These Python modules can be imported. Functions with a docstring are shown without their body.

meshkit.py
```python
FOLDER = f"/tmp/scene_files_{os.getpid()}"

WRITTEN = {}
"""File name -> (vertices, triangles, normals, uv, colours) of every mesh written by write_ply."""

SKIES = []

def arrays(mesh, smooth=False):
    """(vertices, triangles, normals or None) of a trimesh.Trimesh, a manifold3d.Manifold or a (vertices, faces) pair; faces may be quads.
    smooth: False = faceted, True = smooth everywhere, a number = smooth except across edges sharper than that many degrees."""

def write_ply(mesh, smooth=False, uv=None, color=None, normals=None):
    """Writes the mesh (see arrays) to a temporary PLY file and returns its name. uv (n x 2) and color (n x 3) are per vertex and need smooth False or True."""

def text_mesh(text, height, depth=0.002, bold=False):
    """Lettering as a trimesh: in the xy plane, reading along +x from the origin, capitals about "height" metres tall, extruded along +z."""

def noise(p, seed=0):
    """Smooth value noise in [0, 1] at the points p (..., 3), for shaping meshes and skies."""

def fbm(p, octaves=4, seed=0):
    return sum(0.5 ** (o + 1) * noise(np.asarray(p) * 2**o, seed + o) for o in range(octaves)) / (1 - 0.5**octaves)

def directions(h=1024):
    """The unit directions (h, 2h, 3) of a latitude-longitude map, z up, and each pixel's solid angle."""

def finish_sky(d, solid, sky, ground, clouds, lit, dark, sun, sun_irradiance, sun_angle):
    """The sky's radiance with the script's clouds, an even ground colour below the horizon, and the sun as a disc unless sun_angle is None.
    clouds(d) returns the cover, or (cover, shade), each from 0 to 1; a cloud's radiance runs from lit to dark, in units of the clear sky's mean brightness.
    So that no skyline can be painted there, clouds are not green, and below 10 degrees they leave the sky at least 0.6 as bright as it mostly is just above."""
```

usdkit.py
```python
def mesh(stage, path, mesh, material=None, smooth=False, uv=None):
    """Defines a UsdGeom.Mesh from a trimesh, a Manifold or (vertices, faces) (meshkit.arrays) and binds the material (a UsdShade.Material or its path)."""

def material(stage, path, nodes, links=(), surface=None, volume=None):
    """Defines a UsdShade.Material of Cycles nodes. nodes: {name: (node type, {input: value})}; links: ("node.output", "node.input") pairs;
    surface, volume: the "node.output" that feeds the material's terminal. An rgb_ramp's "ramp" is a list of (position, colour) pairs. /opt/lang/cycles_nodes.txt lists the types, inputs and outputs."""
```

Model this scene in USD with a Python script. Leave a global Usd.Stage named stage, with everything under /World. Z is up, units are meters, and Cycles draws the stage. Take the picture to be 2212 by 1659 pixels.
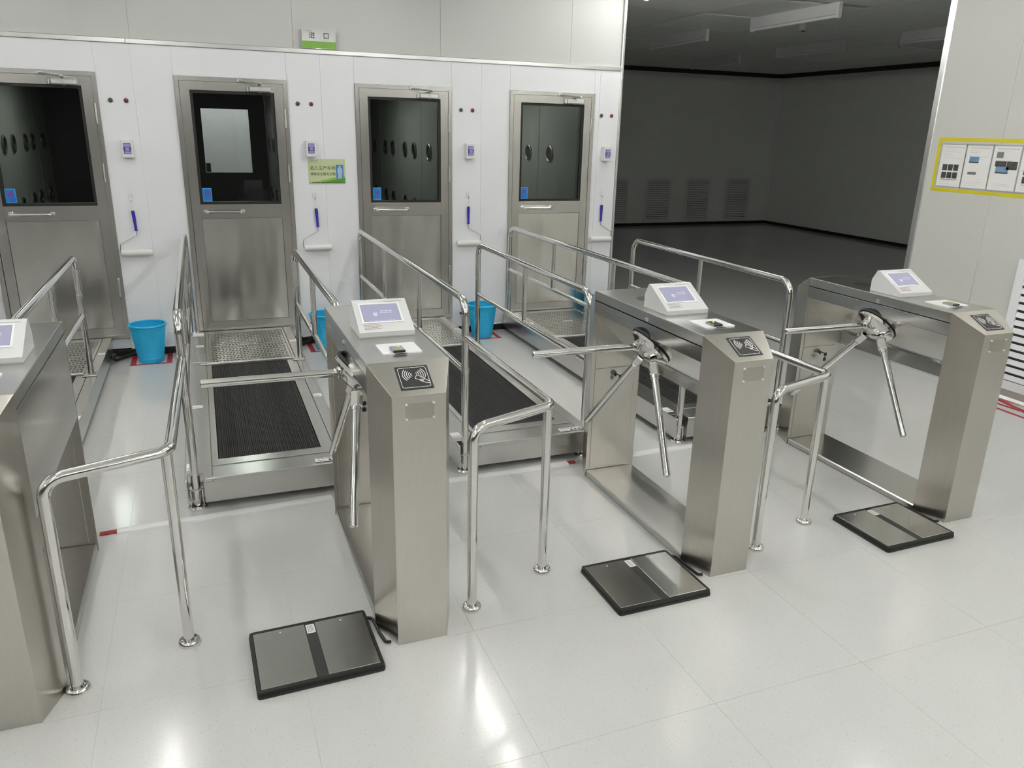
import math, random
import numpy as np, trimesh, manifold3d, usdkit, meshkit
from manifold3d import Manifold, CrossSection
from shapely.geometry import Polygon, box as sbox, Point, LineString
from shapely.ops import unary_union
from shapely import affinity
from pxr import Usd, UsdGeom, UsdLux, Gf, Sdf

stage = Usd.Stage.CreateInMemory()
UsdGeom.SetStageUpAxis(stage, UsdGeom.Tokens.z)
UsdGeom.SetStageMetersPerUnit(stage, 1.0)
UsdGeom.Xform.Define(stage, '/World')
random.seed(7)

# ------------------------------------------------------------------ camera, light levels, exposure
YAW, PITCH, ROLL = 0.37813, 0.31500, 0.02400
CAM_POS = (0.0, -6.508, 1.736)
FPX = 1674.185
EXPOSURE = 1.32
LAMP_POWER = 26.0            # emission of the lit ceiling tubes in the entrance hall
CHAMBER_POWER = 6.0          # dim lamp inside the air shower cabins
BEYOND_POWER = 11.0           # lamp in the workshop seen through the second door's far window

def set_camera():
    cy, sy, cp, sp = math.cos(YAW), math.sin(YAW), math.cos(PITCH), math.sin(PITCH)
    f = np.array([sy * cp, cy * cp, -sp]); r = np.array([cy, -sy, 0.0]); u = np.cross(r, f)
    c, s = math.cos(ROLL), math.sin(ROLL)
    r, u = c * r + s * u, -s * r + c * u
    cam = UsdGeom.Camera.Define(stage, '/World/camera')
    m = Gf.Matrix4d(*r, 0, *u, 0, *(-f), 0, *CAM_POS, 1)
    cam.AddTransformOp().Set(m)
    cam.CreateHorizontalApertureAttr(36.0); cam.CreateVerticalApertureAttr(27.0)
    cam.CreateFocalLengthAttr(36.0 * FPX / 2212.0)
    cam.CreateClippingRangeAttr(Gf.Vec2f(0.05, 100.0))
    cam.CreateExposureAttr(EXPOSURE)
set_camera()

# ------------------------------------------------------------------ scene helpers
USED = {}
def numbered(parent, name):
    k = (parent, name); n = USED.get(k, -1) + 1; USED[k] = n
    return name if n == 0 else f'{name}_{n:03d}'
def tags(p, label=None, cat=None, group=None, kind=None):
    for k, v in (('label', label), ('category', cat), ('group', group), ('kind', kind)):
        if v: p.SetCustomDataByKey(k, v)
def thing(name, label=None, cat=None, loc=(0, 0, 0), rotz=0.0, group=None, kind=None):
    x = UsdGeom.Xform.Define(stage, '/World/' + numbered('/World', name))
    x.AddTranslateOp().Set(Gf.Vec3d(*map(float, loc))); x.AddRotateZOp().Set(float(rotz))
    tags(x.GetPrim(), label, cat, group, kind)
    return x.GetPrim()
def part(parent, name, mesh, mat, label=None, smooth=30, kind=None):
    pp = str(parent.GetPath())
    m = usdkit.mesh(stage, pp + '/' + numbered(pp, name), mesh, M[mat], smooth=smooth)
    tags(m.GetPrim(), label, None, None, kind)
    return m.GetPrim()
def single(name, mesh, mat, label=None, cat=None, group=None, kind=None, smooth=30):
    m = usdkit.mesh(stage, '/World/' + numbered('/World', name), mesh, M[mat], smooth=smooth)
    tags(m.GetPrim(), label, cat, group, kind)
    return m.GetPrim()
def copy(src, loc, rotz=0.0, label=None, group=None):
    was = src.GetCustomData(); base = src.GetName()
    if len(base) > 4 and base[-4] == '_' and base[-3:].isdigit(): base = base[:-4]
    r = thing(base, label or was.get('label'), was.get('category'), loc, rotz, group or was.get('group'), was.get('kind'))
    r.GetReferences().AddInternalReference(src.GetPath()); r.SetInstanceable(True)
    return r

# ------------------------------------------------------------------ mesh helpers
def tm(m):
    if isinstance(m, Manifold):
        q = m.to_mesh(); return trimesh.Trimesh(np.array(q.vert_properties[:, :3]), np.array(q.tri_verts), process=False)
    return m
def join(*ms): return trimesh.util.concatenate([tm(m) for m in ms])
def mbox(x0, x1, y0, y1, z0, z1):
    return Manifold.cube((x1 - x0, y1 - y0, z1 - z0)).translate((x0, y0, z0))
def cbox(x0, x1, y0, y1, z0, z1, c=0.002):
    c = min(c, (x1 - x0) * .45, (y1 - y0) * .45, (z1 - z0) * .45); P = []
    for sx in (0, 1):
        for sy in (0, 1):
            for sz in (0, 1):
                for k in range(3):
                    d = [c, c, c]; d[k] = 0
                    P.append(((x1 - d[0]) if sx else (x0 + d[0]), (y1 - d[1]) if sy else (y0 + d[1]), (z1 - d[2]) if sz else (z0 + d[2])))
    return Manifold.hull_points(np.array(P))
def ext(poly, h0, h1, axis='z'):
    """Extrudes a shapely polygon. axis z: (x,y)->xy; y: polygon is (x,z); x: polygon is (y,z)."""
    out = []
    for g in getattr(poly, 'geoms', [poly]):
        if g.is_empty or g.area < 1e-10: continue
        m = trimesh.creation.extrude_polygon(g, h1 - h0, engine='earcut'); v = m.vertices.copy(); v[:, 2] += h0
        if axis == 'z': w, flip = v, False
        elif axis == 'y': w, flip = v[:, [0, 2, 1]], True
        else: w, flip = v[:, [2, 0, 1]], False
        out.append(trimesh.Trimesh(w, m.faces[:, ::-1] if flip else m.faces, process=False))
    return join(*out)
def extm(pts, h0, h1, axis='z'):
    """Manifold extrusion of a simple polygon (same axes as ext)."""
    poly = Polygon(pts)
    if poly.exterior.is_ccw is False: pts = list(pts)[::-1]
    m = CrossSection([np.array(pts, float)]).extrude(h1 - h0).translate((0, 0, h0))
    if axis == 'y': m = m.transform(np.array([[1, 0, 0, 0], [0, 0, 1, 0], [0, 1, 0, 0]], float))
    elif axis == 'x': m = m.transform(np.array([[0, 0, 1, 0], [1, 0, 0, 0], [0, 1, 0, 0]], float))
    return m
def fillet(pts, rad, n=7):
    pts = [np.array(p, float) for p in pts]; out = [pts[0]]
    for a, b, c in zip(pts[:-2], pts[1:-1], pts[2:]):
        d1 = a - b; d2 = c - b; l1 = np.linalg.norm(d1); l2 = np.linalg.norm(d2); d1 /= l1; d2 /= l2
        ang = math.acos(np.clip(d1 @ d2, -1, 1)); t = min(rad / math.tan(ang / 2), l1 * .48, l2 * .48); rr = t * math.tan(ang / 2)
        bis = (d1 + d2) / np.linalg.norm(d1 + d2); cen = b + bis * rr / math.sin(ang / 2)
        p1 = b + d1 * t; p2 = b + d2 * t; u = (p1 - cen) / rr; w = (p2 - cen) / rr; tot = math.acos(np.clip(u @ w, -1, 1))
        for i in range(n + 1):
            s = i / n; out.append(cen + rr * (math.sin((1 - s) * tot) * u + math.sin(s * tot) * w) / math.sin(tot))
    out.append(pts[-1]); return out
def sweep(path, r, n=16, cap=0.0):
    p = np.array(path, float); k = len(p)
    t = np.gradient(p, axis=0); t[0] = p[1] - p[0]; t[-1] = p[-1] - p[-2]; t /= np.linalg.norm(t, axis=1)[:, None]
    a = np.array([0, 0, 1.0]) if abs(t[0][2]) < .9 else np.array([1.0, 0, 0]); nx = np.cross(t[0], a); nx /= np.linalg.norm(nx)
    rings = []; rs = np.full(k, r) if np.ndim(r) == 0 else np.array(r)
    ang = np.linspace(0, 2 * math.pi, n, endpoint=False)
    for i in range(k):
        nx = nx - t[i] * (nx @ t[i]); nx /= np.linalg.norm(nx); ny = np.cross(t[i], nx)
        rings.append(p[i] + rs[i] * (np.cos(ang)[:, None] * nx + np.sin(ang)[:, None] * ny))
    if cap > 0:   # rounded ends
        for e in (0, -1):
            sgn = -1 if e == 0 else 1
            c, tt, base = p[e], t[e], rings[e] - p[e]
            ex = [c + base * math.cos(q) + sgn * tt * cap * math.sin(q) for q in (.5, 1.0, 1.35)]
            rings = (ex[::-1] + rings) if e == 0 else (rings + ex)
    V = np.vstack(rings); F = []; m = len(rings)
    for i in range(m - 1):
        for j in range(n):
            j2 = (j + 1) % n; a0, a1, b0, b1 = i * n + j, i * n + j2, (i + 1) * n + j, (i + 1) * n + j2
            F += [(a0, a1, b1), (a0, b1, b0)]
    c0, c1 = len(V), len(V) + 1; V = np.vstack([V, rings[0].mean(0), rings[-1].mean(0)])
    for j in range(n):
        j2 = (j + 1) % n; F += [(c0, j2, j), (c1, (m - 1) * n + j, (m - 1) * n + j2)]
    return trimesh.Trimesh(V, np.array(F), process=False)
def rod(a, b, r, n=16, cap=0.0): return sweep([a, b], r, n, cap)
def lathe(prof, n=32, at=(0, 0, 0), axis=(0, 0, 1)):
    m = trimesh.creation.revolve(np.array(prof, float), sections=n)
    a = np.array(axis, float); a /= np.linalg.norm(a)
    T = trimesh.geometry.align_vectors([0, 0, 1], a); T[:3, 3] = at; m.apply_transform(T)
    return m
def place(m, T):
    m = tm(m).copy(); m.apply_transform(T); return m
def frame_T(o, ux, uy):
    ux = np.array(ux, float) / np.linalg.norm(ux); uy = np.array(uy, float); uy = uy - ux * (ux @ uy); uy /= np.linalg.norm(uy)
    T = np.eye(4); T[:3, 0] = ux; T[:3, 1] = uy; T[:3, 2] = np.cross(ux, uy); T[:3, 3] = o
    return T
def rrect(x0, x1, y0, y1, r): return sbox(x0 + r, y0 + r, x1 - r, y1 - r).buffer(r, quad_segs=5)
def ring(x0, x1, y0, y1, w): return sbox(x0, y0, x1, y1).difference(sbox(x0 + w, y0 + w, x1 - w, y1 - w))
def text_lines(x0, x1, ys, h, words, z0, z1, seed=0):
    """Tiny illegible print: short bars broken up like words."""
    rnd = random.Random(seed); out = []
    for y in ys:
        x = x0; end = x0 + (x1 - x0) * rnd.uniform(.6, 1.0)
        while x < end:
            w = (x1 - x0) / words * rnd.uniform(.5, 1.1); out.append(mbox(x, min(x + w, x1), y - h / 2, y + h / 2, z0, z1)); x += w * 1.25
    return join(*out)

# ------------------------------------------------------------------ materials
M = {}
def mat(name, nodes, links, surface='p.BSDF'): M[name] = usdkit.material(stage, '/World/Looks/' + name, nodes, links, surface=surface)
def plain(name, col, rough=.5, spec=.5, coat=0.0, metal=0.0, var=0.0, scale=30):
    nodes = {'p': ('principled_bsdf', {'base_color': col, 'roughness': rough, 'specular_ior_level': spec, 'coat_weight': coat, 'metallic': metal})}
    links = []
    if var:
        lo = [c * (1 - var) for c in col]; hi = [min(1, c * (1 + var)) for c in col]
        nodes |= {'g': ('geometry', {}), 'n': ('noise_texture', {'scale': scale, 'detail': 3.0}), 'c': ('mix', {'color1': lo, 'color2': hi})}
        links += [('g.position', 'n.vector'), ('n.fac', 'c.fac'), ('c.color', 'p.base_color')]
    mat(name, nodes, links)
def brushed(name, col, rough, stretch=(3, 3, 160), bump=.02, wave=0.0, wave_scale=(5, 5, .7), edge=.0025):
    """Brushed stainless: fine streaks in the reflection, faint waviness of the sheet, softened edges."""
    nodes = {'t': ('texture_coordinate', {}), 'm': ('mapping', {'scale': stretch}), 'n': ('noise_texture', {'scale': 6.0, 'detail': 4.0}),
             'r': ('map_range', {'from_min': .3, 'from_max': .7, 'to_min': rough * .97, 'to_max': rough * 1.03}),
             'c': ('mix', {'color1': [x * .99 for x in col], 'color2': [min(1, x * 1.01) for x in col]}),
             'bv': ('bevel', {'samples': 4, 'radius': edge}),
             'b': ('bump', {'strength': bump, 'distance': .002}),
             'm2': ('mapping', {'scale': wave_scale}), 'n2': ('noise_texture', {'scale': 1.0, 'detail': 1.0}),
             'b2': ('bump', {'strength': 1.0, 'distance': wave}),
             'p': ('principled_bsdf', {'metallic': 1.0})}
    links = [('t.object', 'm.vector'), ('m.vector', 'n.vector'), ('n.fac', 'r.value'), ('r.result', 'p.roughness'), ('n.fac', 'c.fac'), ('c.color', 'p.base_color'),
             ('t.object', 'm2.vector'), ('m2.vector', 'n2.vector'), ('n2.fac', 'b2.height'), ('bv.bevel', 'b2.normal'),
             ('b2.normal', 'b.normal'), ('n.fac', 'b.height'), ('b.normal', 'p.normal')]
    mat(name, nodes, links)
brushed('brushed_steel', (.56, .535, .495), .25, (420, 420, 1.5), .001, .0008, (3, 3, .6))
brushed('door_steel', (.56, .55, .52), .24, (420, 420, 1.5), .001, .0006, (2, 2, .4))
brushed('kick_steel', (.70, .685, .645), .19, (420, 420, 1.5), .001, .012, (5, 5, .7), .001)
brushed('deck_steel', (.60, .595, .575), .24, (420, 1.5, 420), .002, .0008, (3, .6, 3))
brushed('mirror_sheet', (.60, .60, .585), .16, (420, 1.5, 420), .001, .0012, (3, 1, 3))
brushed('plate_steel', (.50, .50, .48), .20, (.6, 160, 160), .002, .001, (3, 3, 3))
plain('polished_tube', (.72, .71, .69), .10, metal=1.0)
plain('chrome', (.78, .77, .75), .06, metal=1.0)
plain('aluminium', (.72, .73, .72), .30, metal=1.0)
plain('dark_steel', (.25, .25, .24), .35, metal=1.0)
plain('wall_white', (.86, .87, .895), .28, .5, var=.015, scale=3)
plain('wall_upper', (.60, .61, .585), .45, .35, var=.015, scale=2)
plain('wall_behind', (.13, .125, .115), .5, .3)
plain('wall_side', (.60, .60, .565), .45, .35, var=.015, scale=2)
plain('wall_dark_room', (.86, .88, .84), .55, .3, var=.02, scale=2)
plain('ceiling_white', (.84, .86, .83), .6, .3)
plain('ceiling_frame', (.42, .44, .42), .5, .3)
plain('filter_panel', (.93, .95, .92), .5, .4)
plain('black_rubber', (.018, .018, .017), .45, .4)
plain('black_plastic', (.022, .022, .022), .4, .5)
plain('charcoal_plastic', (.035, .036, .035), .42, .5)
plain('white_plastic', (.80, .80, .81), .35, .5)
plain('terminal_white', (.66, .67, .67), .38, .5)
plain('bezel_white', (.86, .86, .86), .3, .5)
plain('paper_white', (.82, .82, .80), .6, .3)
plain('label_white', (.85, .85, .84), .4, .4)
plain('print_dark', (.06, .06, .06), .6, .3)
plain('print_grey', (.42, .42, .41), .6, .3)
plain('print_red', (.40, .27, .26), .6, .3)
plain('ink_olive', (.14, .17, .08), .6, .3)
plain('print_faint', (.66, .66, .645), .6, .3)
plain('clear_sign', (.66, .67, .65), .03, .8)
plain('frame_grey', (.42, .43, .41), .4, .4)
plain('photo_dark', (.07, .07, .065), .5, .3, var=.9, scale=60)
plain('photo_blue', (.16, .30, .48), .5, .3, var=.4, scale=25)
plain('photo_mid', (.22, .22, .21), .5, .3)
plain('yellow_tape', (.66, .58, .02), .45, .4)
plain('red_tape', (.42, .02, .035), .45, .4)
plain('red_wire', (.40, .05, .05), .45, .4)
plain('blue_plastic', (.02, .46, .80), .32, .5)
plain('roller_blue', (.045, .035, .42), .3, .5)
plain('wire_steel', (.66, .66, .65), .2, metal=1.0)
plain('sticker_blue', (.015, .20, .62), .4, .4)
plain('sticker_edge', (.08, .36, .80), .4, .4)
plain('sticker_red', (.34, .03, .17), .5, .3)
plain('sign_green', (.20, .44, .05), .25, .5)
plain('sign_mid_green', (.10, .36, .04), .35, .4)
plain('sign_leaf', (.32, .50, .10), .35, .4)
plain('sign_pale', (.56, .64, .38), .35, .4)
plain('sign_blue', (.10, .24, .55), .35, .4)
plain('sign_suit', (.38, .54, .72), .35, .4)
plain('lens_green', (.03, .10, .06), .2, .5)
plain('lens_red', (.22, .015, .04), .2, .5)
plain('box_purple', (.36, .33, .62), .2, .5)
plain('box_purple_dark', (.11, .09, .26), .25, .5)
plain('bead_yellow', (.62, .58, .10), .3, .5)
plain('brush_black', (.012, .012, .013), .55, .4)
plain('brush_tip', (.05, .048, .046), .5, .4)
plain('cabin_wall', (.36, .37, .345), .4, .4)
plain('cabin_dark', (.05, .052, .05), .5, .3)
plain('symbol_white', (.72, .72, .72), .4, .4)
plain('tube_off', (.82, .84, .82), .3, .4)
mat('floor_vinyl', {'g': ('geometry', {}), 'v': ('voronoi_texture', {'scale': 260.0}), 'n': ('noise_texture', {'scale': 130.0, 'detail': 3.0}),
     'n2': ('noise_texture', {'scale': 1.3, 'detail': 2.0}), 's': ('map_range', {'from_min': .60, 'from_max': .72, 'to_min': 0.0, 'to_max': .5, 'clamp': True}),
     'o': ('object_info', {}), 'c': ('mix', {'color1': (.615, .620, .608), 'color2': (.36, .36, .35)}),
     'r': ('map_range', {'from_min': .3, 'from_max': .7, 'to_min': .10, 'to_max': .15}), 'n3': ('noise_texture', {'scale': 3.0, 'detail': 2.0}),
     'b': ('bump', {'strength': .12, 'distance': .004}), 'p': ('principled_bsdf', {'specular_ior_level': .5})},
    [('g.position', 'n.vector'), ('g.position', 'n2.vector'), ('n.fac', 's.value'), ('s.result', 'c.fac'), ('c.color', 'p.base_color'),
     ('n2.fac', 'r.value'), ('r.result', 'p.roughness'), ('g.position', 'n3.vector'), ('n3.fac', 'b.height'), ('b.normal', 'p.normal')])
plain('floor_joint', (.50, .50, .48), .5, .3)
def pane(name, tint, refl, lo, hi):
    mat(name, {'t': ('transparent_bsdf', {'color': tint}), 'g': ('glossy_bsdf', {'color': refl, 'roughness': .02}), 'w': ('layer_weight', {'blend': .5}),
        'q': ('math', {'math_type': 'power', 'value2': 4.0}), 'f': ('math', {'math_type': 'multiply_add', 'value2': hi, 'value3': lo}), 'm': ('mix_closure', {})},
        [('w.facing', 'q.value1'), ('q.value', 'f.value1'), ('f.value', 'm.fac'), ('t.BSDF', 'm.closure1'), ('g.BSDF', 'm.closure2')], 'm.closure')
pane('door_glass', (.60, .62, .61), (.9, .92, .95), .03, .5)
pane('clear_acrylic', (.95, .95, .94), (.9, .9, .9), .03, .4)
def emit(name, col, k): mat(name, {'e': ('emission', {'color': col, 'strength': k})}, [], 'e.emission')
emit('tube_lit', (1.0, .985, .955), LAMP_POWER)
emit('cabin_lamp', (.95, 1.0, .93), CHAMBER_POWER)
emit('beyond_lamp', (1.0, 1.0, .94), BEYOND_POWER)
def screen(name, col, k): mat(name, {'p': ('principled_bsdf', {'base_color': (.03, .03, .04), 'roughness': .12, 'emission_color': col, 'emission_strength': k})}, [])
screen('screen_lavender', (.27, .27, .36), .55)
screen('screen_pale', (.42, .42, .55), .6)
GLYPHS = {'进': '7,-2 7,1 12,6 21,12 21,38 8,38 8,47 30,47 30,11 36,6 42,4 42,6 37,10 37,13 45,21 48,31 35,31 35,40 49,40 49,54 36,55 36,64 49,64 50,80 58,79 58,64 72,64 72,79 80,80 81,64 94,63 93,55 81,55 81,40 95,40 96,32 81,31 81,6 72,6 72,31 57,31 55,21 51,13 43,4 48,2 97,3 96,-5 84,-7 50,-7 40,-5 26,4 22,3 14,-8 11,-8;58,41 72,40 72,55 58,55|11,73 11,76 15,79 20,78 33,64 33,62 26,57 16,70',
    '口': '15,71 89,71 89,-7 80,-7 78,1 26,1 25,-7 15,-7;25,11 79,10 79,62 25,62',
    '入': '7,-3 8,0 18,5 30,17 41,36 46,56 45,59 31,71 36,79 43,75 56,60 72,28 80,16 91,5 97,2 94,-8 91,-8 85,-4 71,11 55,43 54,43 51,34 43,18 28,0 15,-9',
    '生': '8,-5 9,3 47,3 47,25 19,25 19,34 47,34 47,54 26,54 17,38 14,38 8,42 8,44 14,50 20,61 26,80 35,78 31,63 47,63 47,81 56,82 57,63 91,63 91,54 57,54 57,34 88,34 88,25 57,25 57,4 96,3 96,-6',
    '产': '6,-5 11,3 14,14 15,45 35,46 33,52 28,58 29,61 14,61 14,70 48,70 48,73 44,77 44,80 52,82 60,70 92,69 91,61 76,61 76,59 79,59 79,57 72,46 94,45 94,36 24,36 24,17 20,0 14,-10 12,-10;38,60 45,48 44,45 62,45 69,60 68,61',
    '车': '9,9 9,18 52,19 52,31 19,30 17,39 22,43 29,59 11,59 10,60 11,68 35,68 39,81 43,82 50,80 46,68 94,67 93,59 40,59 31,41 52,40 52,55 61,55 61,40 87,40 87,31 61,31 61,18 95,18 95,9 61,9 60,-10 52,-10 52,9',
    '间': '37,76 93,75 93,-2 89,-8 75,-9 72,-2 73,0 80,-1 83,0 83,67 37,67|33,8 33,54 71,54 71,8;41,17 62,16 62,27 41,27;41,36 62,35 62,46 41,46|13,75 18,80 21,80 28,73 33,65 28,61 25,61 19,70|12,60 21,60 20,-10 12,-9',
    '请': '37,43 37,50 62,51 62,55 42,55 42,62 62,62 62,65 41,66 40,74 62,74 63,82 70,82 71,74 94,74 93,66 71,66 71,62 91,62 91,55 71,55 71,51 97,50 96,42|7,42 7,51 30,51 30,12 33,12 35,15 40,17 43,11 44,39 89,39 88,-7 84,-9 70,-9 68,-1 81,-1 81,5 80,6 54,6 52,4 52,-9 45,-10 43,10 21,-8 17,-2 17,1 19,1 21,5 21,42;52,14 80,13 81,17 79,19 53,19;52,27 80,26 81,30 53,31|13,73 17,79 20,79 34,66 34,63 28,58 19,69',
    '换': '7,25 7,30 16,32 19,34 19,53 8,53 8,62 19,62 19,81 28,81 28,62 36,62 38,58 46,65 55,82 63,81 64,79 62,73 83,73 87,70 87,68 79,57 89,57 89,29 90,28 96,28 96,20 73,20 73,17 83,6 97,-1 98,-3 93,-9 85,-6 79,-2 65,14 59,6 51,-1 38,-9 34,-9 30,-2 46,6 57,19 56,20 35,20 35,28 42,29 42,49 37,53 28,53 28,37 37,39 38,30 28,27 28,-3 24,-8 21,-9 11,-8 9,0 19,0 19,23 9,21;70,29 80,28 80,49 71,49;51,58 68,57 72,65 56,65;51,29 59,28 61,29 62,49 51,49',
    '无': '7,-4 8,-1 23,6 33,16 42,35 41,37 8,37 8,46 43,46 45,49 46,66 14,66 14,75 91,75 91,66 55,66 54,47 96,46 96,37 62,36 62,2 86,2 88,7 88,17 91,17 97,14 96,1 91,-6 88,-7 56,-6 52,0 51,32 50,32 45,17 33,2 15,-9 12,-9',
    '尘': '7,-6 8,2 47,2 47,18 16,18 16,26 47,27 48,38 57,37 57,27 88,27 88,18 57,18 57,2 97,1 96,-7|66,66 71,71 76,70 90,57 90,55 95,51 96,47 88,43 83,51|47,41 47,80 56,81 57,41 56,40|7,47 22,61 28,71 37,69 37,67 30,57 15,42 13,42',
    '服': '50,-10 50,78 92,78 93,57 91,51 86,49 71,50 69,57 82,57 84,58 84,69 59,69 59,46 91,45 95,43 92,28 85,13 83,12 83,9 92,0 96,-1 98,-4 93,-10 91,-10 77,2 64,-9 61,-9 60,-7 58,-10;69,36 73,22 76,18 78,18 85,36;59,0 62,0 71,10 60,32|6,-6 9,0 13,22 13,77 43,78 43,-5 41,-8 36,-10 25,-10 23,-1 35,-1 35,22 22,23 19,4 14,-10;22,33 35,32 35,46 22,46;23,69 22,55 35,55 35,69',
    '鞋': '7,8 7,16 26,17 26,21 11,21 10,23 11,47 26,48 26,51 16,51 16,65 7,66 8,73 16,73 16,82 24,81 25,73 36,73 36,81 44,82 45,73 53,73 54,69 69,69 69,81 78,81 78,69 94,68 94,60 78,60 78,48 96,48 96,39 78,39 78,26 95,25 94,17 78,17 78,4 97,3 97,-6 48,-6 48,3 69,4 69,17 52,17 52,25 69,26 69,39 51,39 51,48 69,48 69,60 54,60 53,65 45,65 44,51 34,50 34,47 49,46 49,22 34,21 34,16 52,16 52,8 35,8 34,6 34,-10 26,-10 26,8;34,30 41,29 41,39 34,39;24,60 36,59 36,65 24,65;19,30 26,29 26,39 19,39',
    '拉': '37,3 70,3 76,30 78,50 79,52 88,50 86,34 79,3 97,3 98,2 97,-6 37,-6|41,63 63,64 63,69 59,80 68,82 73,68 72,64 95,64 95,55 42,55|48,46 49,50 56,51 57,49 63,17 63,8 59,6 54,7 52,30|10,21 7,30 9,31 20,34 20,53 9,53 8,61 20,62 20,81 29,82 29,62 39,62 39,53 29,53 29,36 39,39 40,30 29,27 29,-5 24,-9 18,-10 12,-9 10,-1 20,-1 20,23'}

# ------------------------------------------------------------------ the setting
DX = [-1.411, -0.113, 1.195, 2.504]; DW, DH, DZ = .795, 2.066, .144      # doors: left edges, width, top, bottom
CEIL = 2.95; XL, XR, YF = -8.0, 5.195, -13.0                             # entrance hall
DRX, DRY, WEND, REDGE = 11.15, 7.2, 3.56, -1.91                         # unlit hall beyond
S = 'structure'

fl = thing('floor', kind=S)
part(fl, 'subfloor', mbox(XL - .1, DRX + .1, YF - .1, DRY + .1, -.06, -.001), 'floor_joint')
g = .0004
xs = [.17 + .61 * k for k in range(-7, 9)] + [XR]
ys = [-4.845 + .62 * j for j in range(-2, 8)] + [0.0]
for j in range(len(ys) - 1):
    for i in range(len(xs) - 1):
        if xs[i + 1] - xs[i] > .02:
            part(fl, 'tile', mbox(xs[i] + g, xs[i + 1] - g, ys[j] + g, ys[j + 1] - g, -.001, 0), 'floor_vinyl', smooth=False)
part(fl, 'floor_sheet', join(mbox(XL, XR, YF, ys[0] - g, -.001, 0), mbox(XL, xs[0] - g, ys[0] - g, 0, -.001, 0)), 'floor_vinyl', smooth=False)
part(fl, 'floor_sheet', join(mbox(WEND, DRX, 0, DRY, -.001, 0), mbox(XR, DRX, REDGE, 0, -.001, 0)), 'floor_vinyl', smooth=False)

# wall with the four doors: glossy white panels below a metal ledge, greyer panels above
wb = thing('wall_back', kind=S)
gp = .0007
def wpanel(x0, x1, z0, z1, m='wall_white', y0=0.0, y1=.004): part(wb, 'wall_panel', cbox(x0 + gp, x1 - gp, y0, y1, z0 + gp, z1 - gp, .0008), m, smooth=False)
edges = [XL] + [e for d in DX for e in (d, d + DW)] + [WEND - .012]
for d in DX:
    wpanel(d, d + DW, DH, 2.262); wpanel(d, d + DW, .06, DZ)
for a, b in zip(edges[::2], edges[1::2]):
    cuts = [a] + [c for c in (-2.9, -.38, .936, 2.249, 3.352) if a + .05 < c < b - .05] + [b]
    for p, q in zip(cuts, cuts[1:]): wpanel(p, q, .06, 2.262)
cuts = [XL, -4.95, -3.8, -2.66, -1.51, -.369, .75, 1.903, 3.058, WEND - .012]
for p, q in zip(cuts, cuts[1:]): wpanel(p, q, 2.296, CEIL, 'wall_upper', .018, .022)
core = mbox(XL, WEND - .012, .004, .08, .06, 2.2625) + mbox(XL, WEND - .012, .022, .08, 2.26, CEIL)
for d in DX: core = core - mbox(d, d + DW, -1, 1, DZ, DH)
part(wb, 'wall_core', core, 'wall_white', smooth=False)
part(wb, 'wall_base', mbox(XL, WEND - .012, .012, .08, 0, .06), 'black_rubber')
t1 = thing('trim_1', kind=S)                                             # ledge above the white panels
for p, q in ((XL, -.40), (-.40, WEND - .012)):
    part(t1, 'ledge', cbox(p, q - .001, -.012, .03, 2.262, 2.296, .004), 'aluminium')
t2 = thing('trim_2', kind=S)                                             # bright corner strip where the wall ends
part(t2, 'corner_strip', cbox(WEND - .012, WEND + .014, -.008, .03, 0, CEIL, .005), 'aluminium')
part(t2, 'corner_strip', cbox(WEND - .012, WEND + .006, .03, .10, 0, CEIL, .003), 'aluminium')
bb = thing('baseboard_back', kind=S)
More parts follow.
